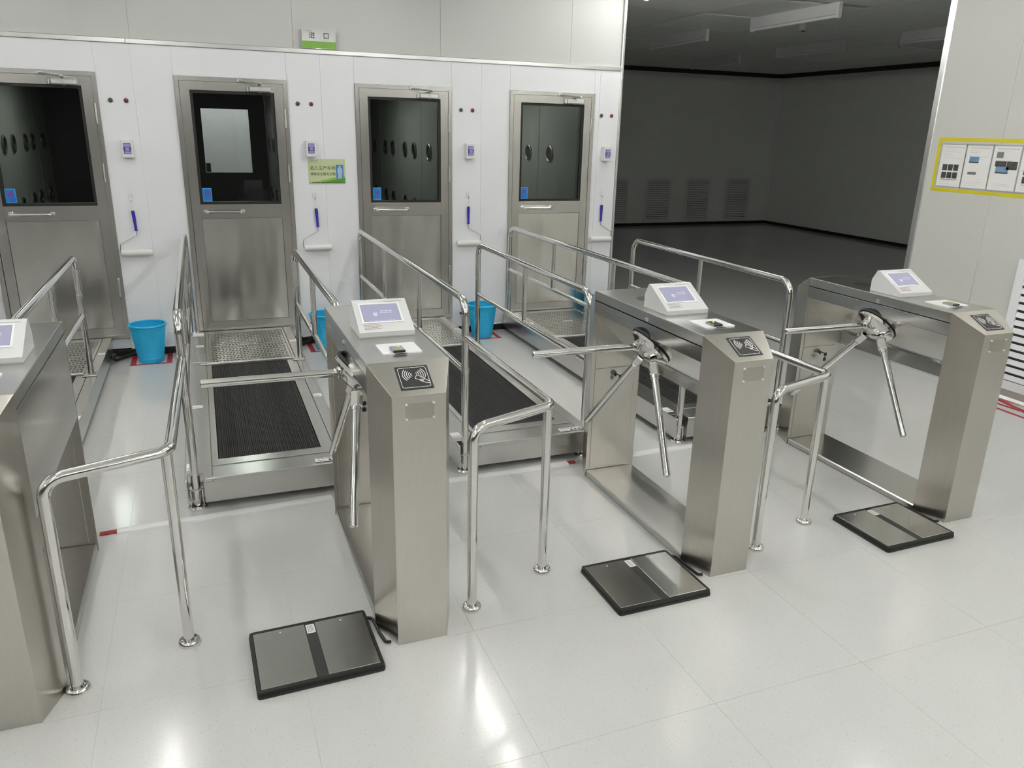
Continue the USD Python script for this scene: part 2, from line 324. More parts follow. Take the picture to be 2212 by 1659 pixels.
for a, b in zip(edges[::2], edges[1::2]):
    part(bb, 'skirting', cbox(a, b, -.012, .012, 0, .052, .003), 'black_rubber')
    part(bb, 'top_lip', cbox(a, b, -.014, .004, .052, .062, .002), 'aluminium')
for d in DX:
    part(bb, 'skirting', cbox(d, d + DW, -.012, .012, 0, .052, .003), 'black_rubber')

# notice-board wall on the right, parallel to the lanes
wr = thing('wall_right', kind=S)
cuts = [REDGE - .02, -2.503, -3.65, -4.8, -5.95, -7.1, -8.25, -9.4, -10.55, -11.7, YF]
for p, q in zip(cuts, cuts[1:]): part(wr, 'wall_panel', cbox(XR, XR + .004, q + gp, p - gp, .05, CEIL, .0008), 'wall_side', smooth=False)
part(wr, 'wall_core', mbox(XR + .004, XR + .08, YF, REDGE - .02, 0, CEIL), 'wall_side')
t3 = thing('trim_3', kind=S)
part(t3, 'corner_strip', cbox(XR - .006, XR + .08, REDGE - .02, REDGE + .035, 0, CEIL, .006), 'aluminium')
br = thing('baseboard_right', kind=S)
part(br, 'skirting', ext(Polygon([(XR + .05, 0), (XR - .030, 0), (XR - .030, .012), (XR - .012, .03), (XR - .010, .062), (XR + .05, .062)]), YF, REDGE - .02, 'y'), 'aluminium')
# remaining walls of the entrance hall (behind and left of the camera)
single('wall_left', mbox(XL - .1, XL, YF, .08, 0, CEIL), 'wall_behind', kind=S)
single('wall_front', mbox(XL - .1, XR + .1, YF - .1, YF, 0, CEIL), 'wall_behind', kind=S)
# unlit hall
for nm, mm in (('wall_far', mbox(WEND, DRX + .1, DRY, DRY + .1, 0, CEIL)), ('wall_far_left', mbox(WEND - .04, WEND, .10, DRY + .1, 0, CEIL)),
               ('wall_far_right', mbox(DRX, DRX + .1, REDGE - .1, DRY, 0, CEIL)), ('wall_far_front', mbox(XR + .08, DRX + .1, REDGE - .1, REDGE, 0, CEIL))):
    single(nm, mm, 'wall_dark_room', kind=S)
single('baseboard_far', cbox(WEND, DRX, DRY - .012, DRY, 0, .055), 'black_rubber', kind=S)
single('baseboard_far_right', cbox(DRX - .012, DRX, REDGE, DRY, 0, .055), 'black_rubber', kind=S)
t4 = thing('trim_4', kind=S)                                             # dark shadow-gap profile under the ceiling of the unlit hall
part(t4, 'ceiling_profile', mbox(WEND, DRX, DRY - .03, DRY, CEIL - .075, CEIL), 'black_plastic')
part(t4, 'ceiling_profile', mbox(DRX - .03, DRX, REDGE, DRY - .03, CEIL - .075, CEIL), 'black_plastic')
t5 = thing('trim_5', kind=S)                                             # corner bead of the far corner
part(t5, 'corner_bead', rod((DRX - .012, DRY - .012, .055), (DRX - .012, DRY - .012, CEIL - .075), .018, 10), 'wall_white')

ce = thing('ceiling', kind=S)
part(ce, 'ceiling_slab', mbox(XL - .1, DRX + .1, YF - .1, DRY + .1, CEIL + .02, CEIL + .08), 'ceiling_frame')
part(ce, 'ceiling_sheet', join(mbox(XL, XR + .08, YF, 0.0, CEIL, CEIL + .02), mbox(XL, WEND, 0, .08, CEIL, CEIL + .02)), 'ceiling_white', smooth=False)
gx = [WEND, 3.85, 5.05, 6.2, 7.42, 8.66, 9.88, DRX]; gy = [REDGE, -1.2, -.1, 1.02, 2.17, 3.35, 4.55, 5.7, DRY]
bright = {(5.05, 1.02), (5.05, 3.35), (8.66, 3.35), (8.66, 2.17), (3.85, -.1)}
for i in range(len(gx) - 1):
    for j in range(len(gy) - 1):
        x0, x1, y0, y1 = gx[i], gx[i + 1], gy[j], gy[j + 1]
        if y1 <= 0.01: x0 = max(x0, XR + .08)
        elif y0 < 0: 
            if x1 <= XR + .1: y0 = 0.0
        if x1 - x0 < .05 or y1 - y0 < .05: continue
        if x0 < XR < x1 and y0 < 0: y0 = 0.0
        b = (gx[i], gy[j]) in bright
        part(ce, 'filter_panel' if b else 'ceiling_panel', cbox(x0 + .012, x1 - .012, y0 + .012, y1 - .012, CEIL - (.004 if b else 0), CEIL + .02, .003), 'filter_panel' if b else 'ceiling_white', smooth=False)

# four steel doors with glass
def ringm(x0, x1, z0, z1, w, y0, y1, wt=None, wb_=None):
    wt = w if wt is None else wt; wb_ = w if wb_ is None else wb_
    return mbox(x0, x1, y0, y1, z0, z1) - mbox(x0 + w, x1 - w, y0 - 1, y1 + 1, z0 + wb_, z1 - wt)
def miter(x0, x1, z0, z1, w, y0, y1, side, wt=None, wb_=None):
    wt = w if wt is None else wt; wb_ = w if wb_ is None else wb_
    P = {'left': [(x0, z0), (x0 + w, z0 + wb_), (x0 + w, z1 - wt), (x0, z1)], 'right': [(x1, z0), (x1, z1), (x1 - w, z1 - wt), (x1 - w, z0 + wb_)],
         'top': [(x0, z1), (x0 + w, z1 - wt), (x1 - w, z1 - wt), (x1, z1)], 'bottom': [(x0, z0), (x1, z0), (x1 - w, z0 + wb_), (x0 + w, z0 + wb_)]}[side]
    return extm(P, y0, y1, 'y')
def glyph(ch, size):
    sh = []
    for p in GLYPHS[ch].split('|'):
        rings = [[tuple(map(int, q.split(','))) for q in r.split()] for r in p.split(';')]
        sh.append(Polygon(rings[0], rings[1:]).buffer(0))
    return affinity.scale(affinity.translate(unary_union(sh), -4, 8), size / 96, size / 96, origin=(0, 0))
def wall_text(txt, x, z, size, y0, y1, pitch=None):
    return join(*[ext(affinity.translate(glyph(c, size), x + i * (pitch or size), z), y0, y1, 'y') for i, c in enumerate(txt)])
DOOR_LABELS = ['leftmost steel door, cut off by the left edge, dark glass over a steel kick panel', 'second steel door from the left, with a pale window showing far behind its dark glass',
               'third steel door from the left, dark glass with round nozzles showing behind it', 'rightmost steel door, next to the open end of the white wall']
doors = []
def make_door(k):
    d = thing(f'door_{k + 1}', DOOR_LABELS[k], None, (DX[k], 0, 0), kind=S)
    fr = part(d, 'frame', ringm(0, DW, DZ, DH, .031, -.016, .08), 'door_steel')
    for s in ('left', 'right', 'top', 'bottom'):
        part(d, 'door_stile' if s in ('left', 'right') else 'door_rail', miter(.034, .763, .165, 2.034, .066, -.012, .03, s, .062, .066), 'door_steel')
    part(d, 'door_rail', cbox(.100, .697, -.012, .03, 1.045, 1.150, .001), 'door_steel')
    part(d, 'kick_panel', cbox(.101, .696, -.008, .02, .232, 1.044, .0015), 'kick_steel')
    part(d, 'gasket', ringm(.100, .697, 1.150, 1.972, .020, -.004, .025), 'black_rubber')
    part(d, 'glass_pane', mbox(.118, .679, .006, .012, 1.168, 1.954), 'door_glass', smooth=False)
    h = part(d, 'handle', sweep(fillet([(.135, -.012, 1.097), (.135, -.062, 1.097), (.402, -.062, 1.095), (.402, -.012, 1.095)], .022), .0115, 14), 'chrome')
    for x in (.135, .402): part(h, 'handle_foot', lathe([(0, 0), (.017, 0), (.017, .006), (.012, .01), (0, .01)], 18, (x, -.012, 1.096), (0, -1, 0)), 'chrome')
    for z0, z1 in ((1.72, 1.86), (1.316, 1.449), (.47, .61)):
        part(d, 'hinge', rod((.768, -.020, z0), (.768, -.020, z1), .008, 12), 'aluminium')
    c = part(d, 'door_closer', join(cbox(.515, .672, -.058, -.012, 1.974, 2.012, .006), cbox(.495, .515, -.05, -.012, 1.972, 2.010, .005)), 'aluminium')
    part(c, 'badge', mbox(.585, .606, -.0595, -.057, 1.990, 1.997), 'bead_yellow')
    part(c, 'closer_spindle', lathe([(0, 0), (.012, 0), (.012, .055), (0, .055)], 14, (.594, -.036, 1.968)), 'dark_steel')
    part(c, 'closer_arm', sweep(fillet([(.594, -.036, 2.016), (.594, -.036, 2.024), (.600, -.15, 2.026), (.452, -.03, 2.046)], .004, 2), .007, 8), 'aluminium')
    part(c, 'arm_shoe', cbox(.435, .470, -.034, -.014, 2.036, 2.058, .003), 'aluminium')
    st = part(d, 'sticker', ext(rrect(.122, .189, 1.172, 1.272, .004), .003, .006, 'y'), 'sticker_edge', 'blue sticker with a red character on the glass')
    part(st, 'sticker_face', mbox(.127, .184, .0018, .003, 1.178, 1.266), 'sticker_blue')
    part(st, 'character', join(wall_text('拉', .137, 1.217, .038, .0006, .0018), mbox(.150, .162, .0006, .0018, 1.192, 1.197)), 'sticker_red')
    return d
for k in range(4): doors.append(make_door(k))

# air shower cabins behind the doors: panelled walls with round nozzles, seen through the glass
for k, d in enumerate(DX):
    w = thing(f'wall_cabin_{k + 1}', kind=S); x0, x1 = d - .19, d + .955; y1 = 4.3
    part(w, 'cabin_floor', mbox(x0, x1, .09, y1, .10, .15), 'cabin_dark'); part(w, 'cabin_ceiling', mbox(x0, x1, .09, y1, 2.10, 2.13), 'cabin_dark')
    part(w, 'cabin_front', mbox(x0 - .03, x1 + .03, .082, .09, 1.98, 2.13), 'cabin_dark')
    if k == 1:
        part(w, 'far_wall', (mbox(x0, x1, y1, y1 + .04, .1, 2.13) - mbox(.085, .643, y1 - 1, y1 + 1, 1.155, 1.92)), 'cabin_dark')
        part(w, 'far_glass', mbox(.08, .65, y1 + .01, y1 + .02, 1.15, 1.93), 'clear_acrylic', smooth=False)
        part(w, 'far_sticker', mbox(.09, .145, y1 - .004, y1 - .001, 1.165, 1.27), 'cabin_dark')
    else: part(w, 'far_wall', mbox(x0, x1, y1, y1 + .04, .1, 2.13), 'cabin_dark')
    ysm = [.09, .62, 1.584, 2.493, 3.526, 4.3]
    for sx, xw in ((-1, x0), (1, x1)):
        for a, b in zip(ysm, ysm[1:]):
            part(w, 'cabin_panel', cbox(min(xw, xw + sx * .03), max(xw, xw + sx * .03), a + .006, b - .006, .15, 2.10, .003), 'cabin_wall', smooth=False)
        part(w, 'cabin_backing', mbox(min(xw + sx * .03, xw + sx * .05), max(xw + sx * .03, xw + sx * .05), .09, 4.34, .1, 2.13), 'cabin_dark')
        for y in (1.27, 1.855, 2.263, 2.849, 3.244, 3.871):
            for z in (.95, 1.52):
                nz = part(w, 'nozzle', lathe([(.066, 0), (.084, 0), (.084, .012), (.074, .018), (.066, .012), (.066, 0)], 24, (xw, y, z), (-sx, 0, 0)), 'dark_steel')
                part(nz, 'nozzle_mouth', lathe([(0, .001), (.066, .001), (.066, .006), (.03, .004), (0, .003)], 20, (xw, y, z), (-sx, 0, 0)), 'black_plastic')
    part(w, 'cabin_lamp', mbox(x0 + .45, x0 + .65, 1.2, 2.6, 2.085, 2.098), 'cabin_lamp', smooth=False)
wy = thing('wall_workshop', kind=S)                                      # lit room beyond cabin 2
part(wy, 'workshop_wall', mbox(-.7, 1.5, 5.6, 5.65, 0, 2.6), 'wall_white'); part(wy, 'workshop_floor', mbox(-.7, 1.5, 4.36, 5.6, -.002, .1), 'wall_white')
part(wy, 'workshop_ceiling', mbox(-.7, 1.5, 4.36, 5.65, 2.6, 2.65), 'wall_white')
part(wy, 'workshop_side', mbox(-.75, -.7, 4.36, 5.65, 0, 2.65), 'wall_white'); part(wy, 'workshop_side', mbox(1.5, 1.55, 4.36, 5.65, 0, 2.65), 'wall_white')
part(wy, 'workshop_front', mbox(-.75, 1.55, 4.345, 4.36, 2.12, 2.65), 'wall_white')
part(wy, 'workshop_lamp', mbox(-.3, 1.1, 4.9, 5.0, 2.55, 2.59), 'beyond_lamp', smooth=False)

# ------------------------------------------------------------------ ceiling lights (teardrop battens), lit in the hall, off beyond
def make_light(lit, label, loc):
    t = thing('ceiling_light', label, 'ceiling light', loc, group='lit ceiling lights of the entrance hall' if lit else None)
    part(t, 'housing', extm([(-.019, .15), (-.019, .085), (-.012, .05), (.012, .05), (.019, .085), (.019, .15)], 0.03, 1.27, 'y'), 'white_plastic')
    part(t, 'tube', rod((0, .03, .034), (0, 1.27, .034), .0165, 10), 'tube_lit' if lit else 'tube_off')
    for y in (.0, 1.27):
        part(t, 'end_cap', ext(sbox(-.02, .03, .02, .15).union(Point(0, .03).buffer(.02)), y, y + .03, 'y'), 'white_plastic')
    return t
lit0 = None
for y in (-2.22, -4.46, -6.70, -8.94, -11.18):
    for x in (-3.0, -.60, 1.82, 4.20):
        if x == 4.20 and y > -2.5: x, y = 3.66, -1.44
        if lit0 is None: lit0 = make_light(True, 'lit teardrop batten light on the ceiling of the entrance hall', (x, y, CEIL - .15))
        else: copy(lit0, (x, y, CEIL - .15))
off0 = None
for x, y, lab in ((5.70, -.21, 'unlit teardrop tube light nearest on the dark ceiling, beside the smoke detector'), (5.79, 2.03, 'unlit tube light hanging below the brightest square ceiling panel'),
                  (7.86, 2.02, 'unlit tube light over the middle of the dark hall, below the smoke detector'), (7.88, -.18, 'unlit tube light cut off by the notice-board wall edge'),
                  (8.0, 4.37, 'farthest unlit tube light, just in front of the far wall of the dark hall')):
    if off0 is None: off0 = make_light(False, lab, (x, y, CEIL - .15))
    else: copy(off0, (x, y, CEIL - .15), label=lab)
sd = thing('smoke_detector', 'small white smoke detector on the dark ceiling', 'smoke detector', (6.36, 1.08, CEIL))
part(sd, 'base', lathe([(0, -.03), (.055, -.03), (.06, 0), (0, 0)], 24), 'white_plastic'); part(sd, 'dome', lathe([(0, -.09), (.025, -.09), (.042, -.075), (.05, -.03), (0, -.03)], 24), 'white_plastic')
part(sd, 'sensor_slot', mbox(-.02, .02, -.045, -.02, -.0935, -.088), 'black_plastic')
for p, lab in (((5.43, 1.69), 'tiny ceiling sprinkler beside the brightest ceiling panel'), ((8.76, 2.0), 'tiny ceiling sprinkler near the notice-board wall edge')):
    sp = thing('sprinkler', lab, 'sprinkler', (*p, CEIL)); part(sp, 'stem', lathe([(0, -.04), (.008, -.04), (.008, 0), (0, 0)], 10), 'chrome'); part(sp, 'deflector', lathe([(0, -.052), (.022, -.05), (.022, -.047), (0, -.04)], 14), 'chrome')

# ------------------------------------------------------------------ turnstiles
TX = [-.828, .45, 1.766, 3.12]; TY = [-4.22, -4.217, -4.205, -4.174]
TW, TL, TD, TS, TP = .283, 1.2, .142, .927, .052
def make_turnstile():
    t = thing('turnstile', 'leftmost brushed steel tripod turnstile, cut off by the left edge of the picture', 'turnstile', (TX[0], TY[0], 0), group='tripod turnstiles')
    base = extm([(TP, 0), (TW - TP, 0), (TW, TD), (0, TD)], 0, 1.02)
    n = np.array([0, -(1 - TS), TD]); n = n / np.linalg.norm(n)
    fp = base.trim_by_plane((-n).tolist(), float(-(n @ np.array([0, 0, TS])))).trim_by_plane((0, 0, -1), -1.0)
    part(t, 'front_post', fp, 'brushed_steel', smooth=False)
    part(t, 'rear_post', fp.mirror((0, 1, 0)).translate((0, TL, 0)), 'brushed_steel', smooth=False)
    part(t, 'top_cover', cbox(0, TW, TD + .0005, TL - TD - .0005, .953, 1.0, .0025), 'deck_steel', smooth=False)
    sec = [(.002, .949), (.002, .890), (.176, .716), (.176, .702), (TW - .014, .702), (TW - .014, .606), (TW - .001, .606), (TW - .001, .949)]
    part(t, 'bridge', extm(sec, TD + .0005, TL - TD - .0005, 'y'), 'mirror_sheet', smooth=False)
    part(t, 'base_plate', join(cbox(.004, TW - .004, TD, TL - TD, 0, .034, .006)), 'deck_steel', smooth=False)
    # tripod head on the sloping face
    nrm = np.array([-1, 0, -1]) / math.sqrt(2); hc = np.array([.056, .600, .836])
    hub = part(t, 'tripod_head', lathe([(0, 0), (.098, 0), (.104, .006), (.104, .020), (.085, .026), (.062, .040), (.050, .058), (.020, .066), (0, .066)], 40, hc, nrm), 'chrome', smooth=40)
    part(hub, 'rubber_ring', lathe([(.098, -.010), (.108, -.010), (.108, .002), (.098, .002), (.098, -.010)], 40, hc, nrm), 'black_rubber')
    hb = hc + nrm * .036
    tips = [np.array([-.513, .612, .836]), np.array([.003, 1.073, .311]), np.array([-.049, .230, .373])]
    roots = [hb + np.array([.0, .006, .026]), hb + np.array([.012, .055, -.042]), hb + np.array([.004, -.062, -.040])]
    for a, b in zip(roots, tips):
        arm = part(t, 'arm', rod(a + (b - a) * .06, b, .0160, 20, .006), 'chrome', 'polished tripod arm', smooth=40)
        u = (b - a) / np.linalg.norm(b - a); T = frame_T(a + u * .028, u, nrm)
        part(arm, 'arm_socket', place(join(cbox(-.035, .030, -.020, .020, -.019, .019, .006), rod((.030, 0, 0), (.042, 0, 0), .019, 16)), T), 'chrome')
        part(arm, 'socket_screw', place(lathe([(0, .019), (.008, .019), (.007, .023), (0, .024)], 14), T), 'chrome')
    # access panels on the inner face of the rear post
    yf = TL - TD
    part(t, 'access_panel', cbox(.022, .250, yf - .003, yf + .01, .600, .868, .001), 'brushed_steel', smooth=False)
    ap = part(t, 'access_panel', cbox(.022, .250, yf - .003, yf + .01, .045, .594, .001), 'brushed_steel', 'lower access panel with a key lock', smooth=False)
    lk = part(ap, 'lock', lathe([(0, 0), (.011, 0), (.011, .012), (0, .013)], 18, (.132, yf - .003, .566), (0, -1, 0)), 'dark_steel')
    part(ap, 'key', join(cbox(.127, .137, yf - .026, yf - .016, .552, .562, .002), rod((.140, yf - .045, .563), (.132, yf - .012, .566), .0028, 8), cbox(.137, .158, yf - .052, yf - .042, .546, .566, .005),
                        rod((.146, yf - .047, .548), (.147, yf - .047, .515), .0016, 6), cbox(.136, .157, yf - .052, yf - .042, .515, .537, .005)), 'black_plastic')
    part(t, 'cover_lock', lathe([(0, 0), (.009, 0), (.009, .005), (.004, .007), (0, .007)], 16, (0, .565, .967), (-1, 0, 0)), 'chrome')
    part(t, 'cable_hole_cap', lathe([(0, .9992), (.046, .9992), (.047, 1.0012), (0, 1.0015)], 36, (.148, .822, 0)), 'black_rubber', 'round black cap on the top')
    # contactless card symbol on the sloping end
    ang = math.atan2(1 - TS, TD); T = frame_T((0.143, 0, TS), (1, 0, 0), (0, math.cos(ang), math.sin(ang)))
    part(t, 'card_symbol', place(ext(sbox(-.055, .026, .055, .133), .0002, .0016), T), 'black_plastic', 'black card-reader panel with a white tap-card symbol')
    pl_ = numbered_last(t, 'card_symbol')
    w = [rrect(-.048, .048, .033, .126, .008).difference(rrect(-.0462, .0462, .0348, .1242, .0065))]
    c = np.array([0.002, .088])
    for s in (-1, 1):
        for r in (.010, .017, .024, .031, .038):
            if s == -1 and r == .010: pass
            a0, a1 = (-42, 42); aa = np.radians(np.linspace(a0, a1, 14))
            w.append(LineString([(c[0] + s * r * math.cos(q), c[1] + .004 + r * math.sin(q) * .95) for q in aa]).buffer(.0013))
    card = affinity.rotate(rrect(.004, .032, .066, .082, .002), -28, origin=(.018, .074)); w = [unary_union(w).difference(card.buffer(.003))]
    w.append(card.exterior.buffer(.0011))
    w.append(LineString([(.020, .073), (.030, .072), (.040, .062), (.047, .056)]).buffer(.0012)); w.append(LineString([(.016, .064), (.026, .055), (.038, .050), (.046, .049)]).buffer(.0012))
    w.append(LineString([(.016, .064), (.024, .066), (.028, .063)]).buffer(.0011))
    part(pl_, 'symbol', place(ext(unary_union(w), .0016, .0022), T), 'symbol_white')
    # clear pocket on the front post
    part(t, 'clear_pocket', mbox(.096, .190, -.004, -.0015, .846, .900), 'clear_acrylic', 'clear plastic pocket held by four studs', smooth=False)
    pk = numbered_last(t, 'clear_pocket')
    for x in (.098, .188):
        for z in (.848, .898): part(pk, 'stud', lathe([(0, 0), (.0036, 0), (.003, .007), (0, .008)], 12, (x, 0, z), (0, -1, 0)), 'white_plastic')
    return t
def numbered_last(t, name):
    pp = str(t.GetPath()); n = USED[(pp, name)]
    return stage.GetPrimAtPath(pp + '/' + (name if n == 0 else f'{name}_{n:03d}'))
TLAB = ['', 'brushed steel tripod turnstile second from the left, seen nearly end-on in the middle', 'brushed steel tripod turnstile third from the left, right of the middle', 'rightmost brushed steel tripod turnstile, in front of the notice-board wall']
ts0 = make_turnstile()
for i in (1, 2, 3): copy(ts0, (TX[i], TY[i], 0), label=TLAB[i])

# white touch terminals on the turnstiles
def make_terminal():
    t = thing('touch_terminal', 'white sloping touch-screen terminal on the turnstile cut off at the left edge', 'terminal', (TX[0], TY[0], 1.0), group='touch terminals on the turnstiles')
    prof = [(.476, .0), (.474, .020), (.628, .108), (.640, .108), (.668, .058), (.669, .0)]
    part(t, 'housing', extm(prof, .044, .251, 'x'), 'terminal_white', smooth=False)
    d = np.array([0, .628 - .474, .108 - .020]); L = np.linalg.norm(d); T = frame_T((.044, .474, .020), (1, 0, 0), d)
    sc = part(t, 'screen_bezel', place(ext(ring(.019, .176, .048, .158, .007), .0002, .0022), T), 'bezel_white')
    scn = part(t, 'screen', place(ext(sbox(.0255, .0545, .1695, .1515), .0002, .0012), T), 'screen_lavender', 'lit lavender touch screen', smooth=False)
    part(scn, 'screen_content', place(join(ext(Polygon([(.070, .085), (.082, .085), (.085, .105), (.067, .105)]), .0012, .0016), text_lines(.098, .145, (.113,), .004, 3, .0012, .0016, 3), text_lines(.094, .150, (.103,), .003, 6, .0012, .0016, 4), text_lines(.05, .16, (.060,), .002, 8, .0012, .0016, 5)), T), 'screen_pale')
    part(t, 'vent_slot', place(ext(sbox(.118, .167, .190, .1645), .0002, .0008), T), 'frame_grey')
    part(t, 'printed_notes', place(text_lines(.022, .085, (.040, .032, .025, .018), .0022, 6, .0002, .0008, 6), T), 'print_red')
    part(t, 'base_seam', mbox(.043, .252, .473, .670, 0, .0035), 'frame_grey')
    return t
tt0 = make_terminal(); TT = ['second turnstile from the left, screen facing us', 'third turnstile from the left', 'rightmost turnstile']
for i in (1, 2, 3): copy(tt0, (TX[i], TY[i], 1.0), label='white sloping touch-screen terminal on the ' + TT[i - 1])
# card/finger reader plates
def make_reader():
    t = thing('reader_plate', 'thin white reader plate on the turnstile cut off at the left edge', 'card reader', (TX[0], TY[0], 1.0), group='reader plates on the turnstiles')
    part(t, 'plate', ext(rrect(.077, .216, .232, .363, .007), 0, .004), 'white_plastic')
    s = part(t, 'scanner', cbox(.112, .158, .236, .296, .004, .013, .003), 'plate_steel')
    part(s, 'scanner_window', cbox(.114, .156, .2335, .250, .0045, .0125, .002), 'black_plastic')
    part(s, 'scanner_recess', mbox(.116, .158, .214, .226, .0041, .0047), 'black_plastic')
    part(s, 'indicator_bead', lathe([(0, .0), (.006, 0), (.004, .004), (0, .005)], 12, (.141, .280, .013)), 'bead_yellow')
    return t
rd0 = make_reader()
for i, lab in ((1, 'second turnstile from the left'), (2, 'third turnstile from the left'), (3, 'rightmost turnstile')): copy(rd0, (TX[i], TY[i], 1.0), label='thin white reader plate with a small scanner on the ' + lab)

# ------------------------------------------------------------------ foot tester plates on the floor
def make_foot(loc, rot, label):
    t = thing('foot_tester', label, 'foot plate', loc, rot, group='foot testers in front of the turnstiles')
    part(t, 'base', ext(rrect(0, .414, 0, .338, .014), .004, .013), 'black_rubber')
    part(t, 'rim', ext(rrect(.002, .412, .002, .336, .012).difference(sbox(.012, .016, .402, .322)), .013, .024), 'black_rubber')
    part(t, 'rim_base', ext(rrect(.0, .414, .0, .338, .012), .0, .004), 'charcoal_plastic')
    for x0, x1 in ((.013, .191), (.227, .401)): part(t, 'steel_plate', cbox(x0, x1, .017, .321, .013, .0255, .0015), 'plate_steel', smooth=False)
    part(t, 'divider', mbox(.1915, .2265, .016, .322, .013, .0235), 'charcoal_plastic')
    lb = part(t, 'label', mbox(.194, .224, .262, .314, .0235, .0242), 'label_white')
    part(lb, 'print', join(*[mbox(.199 + .005 * i, .2015 + .005 * i, .268, .308, .0242, .0245) for i in range(4)]), 'print_grey')
    for x in (.105, .317): part(t, 'rivet', lathe([(0, .0255), (.0035, .0255), (.0025, .027), (0, .0275)], 12, (x, .300, 0)), 'white_plastic')
    part(t, 'cable', sweep(fillet([(.405, .30, .014), (.432, .29, .012), (.438, .20, .010), (.447, .14, .008), (.462, .13, .012)], .02, 4), .006, 8), 'black_rubber')
    return t
f0 = make_foot((.019, -4.342, 0), 1.2, 'black floor foot tester with two steel plates, nearest, beside the turnstile second from left')
copy(f0, (1.328, -4.326, 0), .4, 'black floor foot tester with two steel plates beside the third turnstile')
copy(f0, (2.683, -4.304, 0), 1.0, 'black floor foot tester with two steel plates beside the rightmost turnstile')

# ------------------------------------------------------------------ sole cleaning machines
MX = [-1.475, -.15, 1.18, 2.51]
def make_machine():
    t = thing('sole_cleaner', 'leftmost steel shoe sole cleaner, mostly hidden behind the turnstile at the left edge', 'sole cleaner', (MX[0], 0, 0), group='sole cleaners in front of the doors')
    a, b, y0, y1 = -.045, .735, -2.92, -.03; notch = mbox(-.036, .036, -3, -2.842, -1, 1)
    part(t, 'body', (mbox(a + .004, b - .004, y0 + .004, y1, .036, .140) - notch), 'deck_steel', smooth=False)
    part(t, 'side_cover', cbox(a, .076, y0, y1, .140, .160, .0025) - notch, 'deck_steel', 'left deck strip', smooth=False)
    part(t, 'side_cover', cbox(.672, b, y0, y1, .140, .160, .0025), 'deck_steel', smooth=False)
    part(t, 'deck_frame', mbox(.0785, .6695, y0 + .002, y1, .140, .158) - mbox(.098, .652, -.955, -.098, 0, 1) - mbox(.108, .608, -2.70, -1.005, 0, 1), 'deck_steel', smooth=False)
    part(t, 'front_lip', cbox(.079, .669, -2.775, -2.702, .158, .162, .0015), 'deck_steel', smooth=False)
    part(t, 'front_edge', cbox(.040, .735, -2.923, -2.9, .150, .1615, .002), 'deck_steel', smooth=False)
    for pa, pb in ((-.522, -.100), (-.953, -.530)):
        area = sbox(.100, pa, .650, pb)
        nx, ny = 22, 8; holes = []
        for i in range(nx):
            for j in range(ny):
                hx = .124 + i * (.502 / (nx - 1)) - (.006 if j % 2 else 0); hy = pa + .045 + j * ((pb - pa - .075) / (ny - 1)); holes.append(sbox(hx - .0062, hy - .0105, hx + .0062, hy + .0105))
        part(t, 'perforated_plate', ext(area.difference(unary_union(holes)), .152, .1575), 'plate_steel', smooth=False)
        pp = numbered_last(t, 'perforated_plate')
        part(pp, 'plate_handle', sweep(fillet([(.345, pa + .018, .157), (.345, pa + .018, .166), (.432, pa + .018, .166), (.432, pa + .018, .157)], .005, 3), .0035, 8), 'chrome')
    part(t, 'drip_tray', mbox(.098, .652, -.955, -.098, .1402, .1408), 'black_plastic')
    part(t, 'cross_bar', join(cbox(.035, .668, -1.002, -.972, .1585, .168, .003), rod((-.010, -.955, .172), (.15, -.985, .170), .003, 8)), 'aluminium')
    part(t, 'brush_bed', mbox(.108, .608, -2.70, -1.005, .1402, .143), 'brush_black')
    n = 27; pt = .5 / n
    for i in range(n):
        x = .108 + (i + .5) * pt; part(t, 'brush_strip', cbox(x - .0058, x + .0058, -2.698, -1.007, .143, .156, .003), 'brush_black', smooth=False)
    part(t, 'strip_holders', join(*[mbox(.108 + i * pt - .0016, .108 + i * pt + .0016, -2.698, -1.007, .143, .1535) for i in range(1, n)]), 'brush_tip', kind='stuff', smooth=False)
    for j, (x0, x1, s0, s1) in enumerate(((-.015, .070, -.175, -.075), (.008, .062, -.508, -.455), (.682, .730, -.528, -.476), (-.012, .044, -1.895, -1.845), (.682, .730, -1.885, -1.83), (-.038, .014, -2.80, -2.72))):
        lb = part(t, 'label', mbox(x0, x1, s0, s1, .160, .1607), 'label_white')
        part(lb, 'print', text_lines(x0 + .006, x1 - .004, [s0 + .012, s0 + .024], .004, 4, .1607, .161, j), 'print_dark')
    lb = part(t, 'label', ext(rrect(.555, .690, -2.890, -2.845, .006), .1601, .1613), 'label_white', 'rating label with three icons')
    part(lb, 'print', join(text_lines(.565, .66, (-2.855,), .005, 4, .1613, .1617, 9), *[ext(Polygon([(x, -2.884), (x + .016, -2.884), (x + .012, -2.864), (x + .005, -2.866)]), .1613, .1617) for x in (.618, .641, .664)], text_lines(.567, .605, (-2.876,), .005, 2, .1613, .1617, 8)), 'print_dark')
    for x, y in ((.03, -.25), (.66, -.25), (.66, -2.6)): part(t, 'support_foot', lathe([(0, 0), (.03, 0), (.028, .012), (.012, .016), (.012, .04), (0, .04)], 18, (x, y, 0)), 'black_rubber')
    return t
m0 = make_machine()
for i, lab in ((1, 'steel shoe sole cleaner with black brush strips in front of the second door'), (2, 'steel shoe sole cleaner with black brush strips in front of the third door'),
               (3, 'steel shoe sole cleaner with black brush strips in front of the rightmost door')): copy(m0, (MX[i], 0, 0), label=lab)

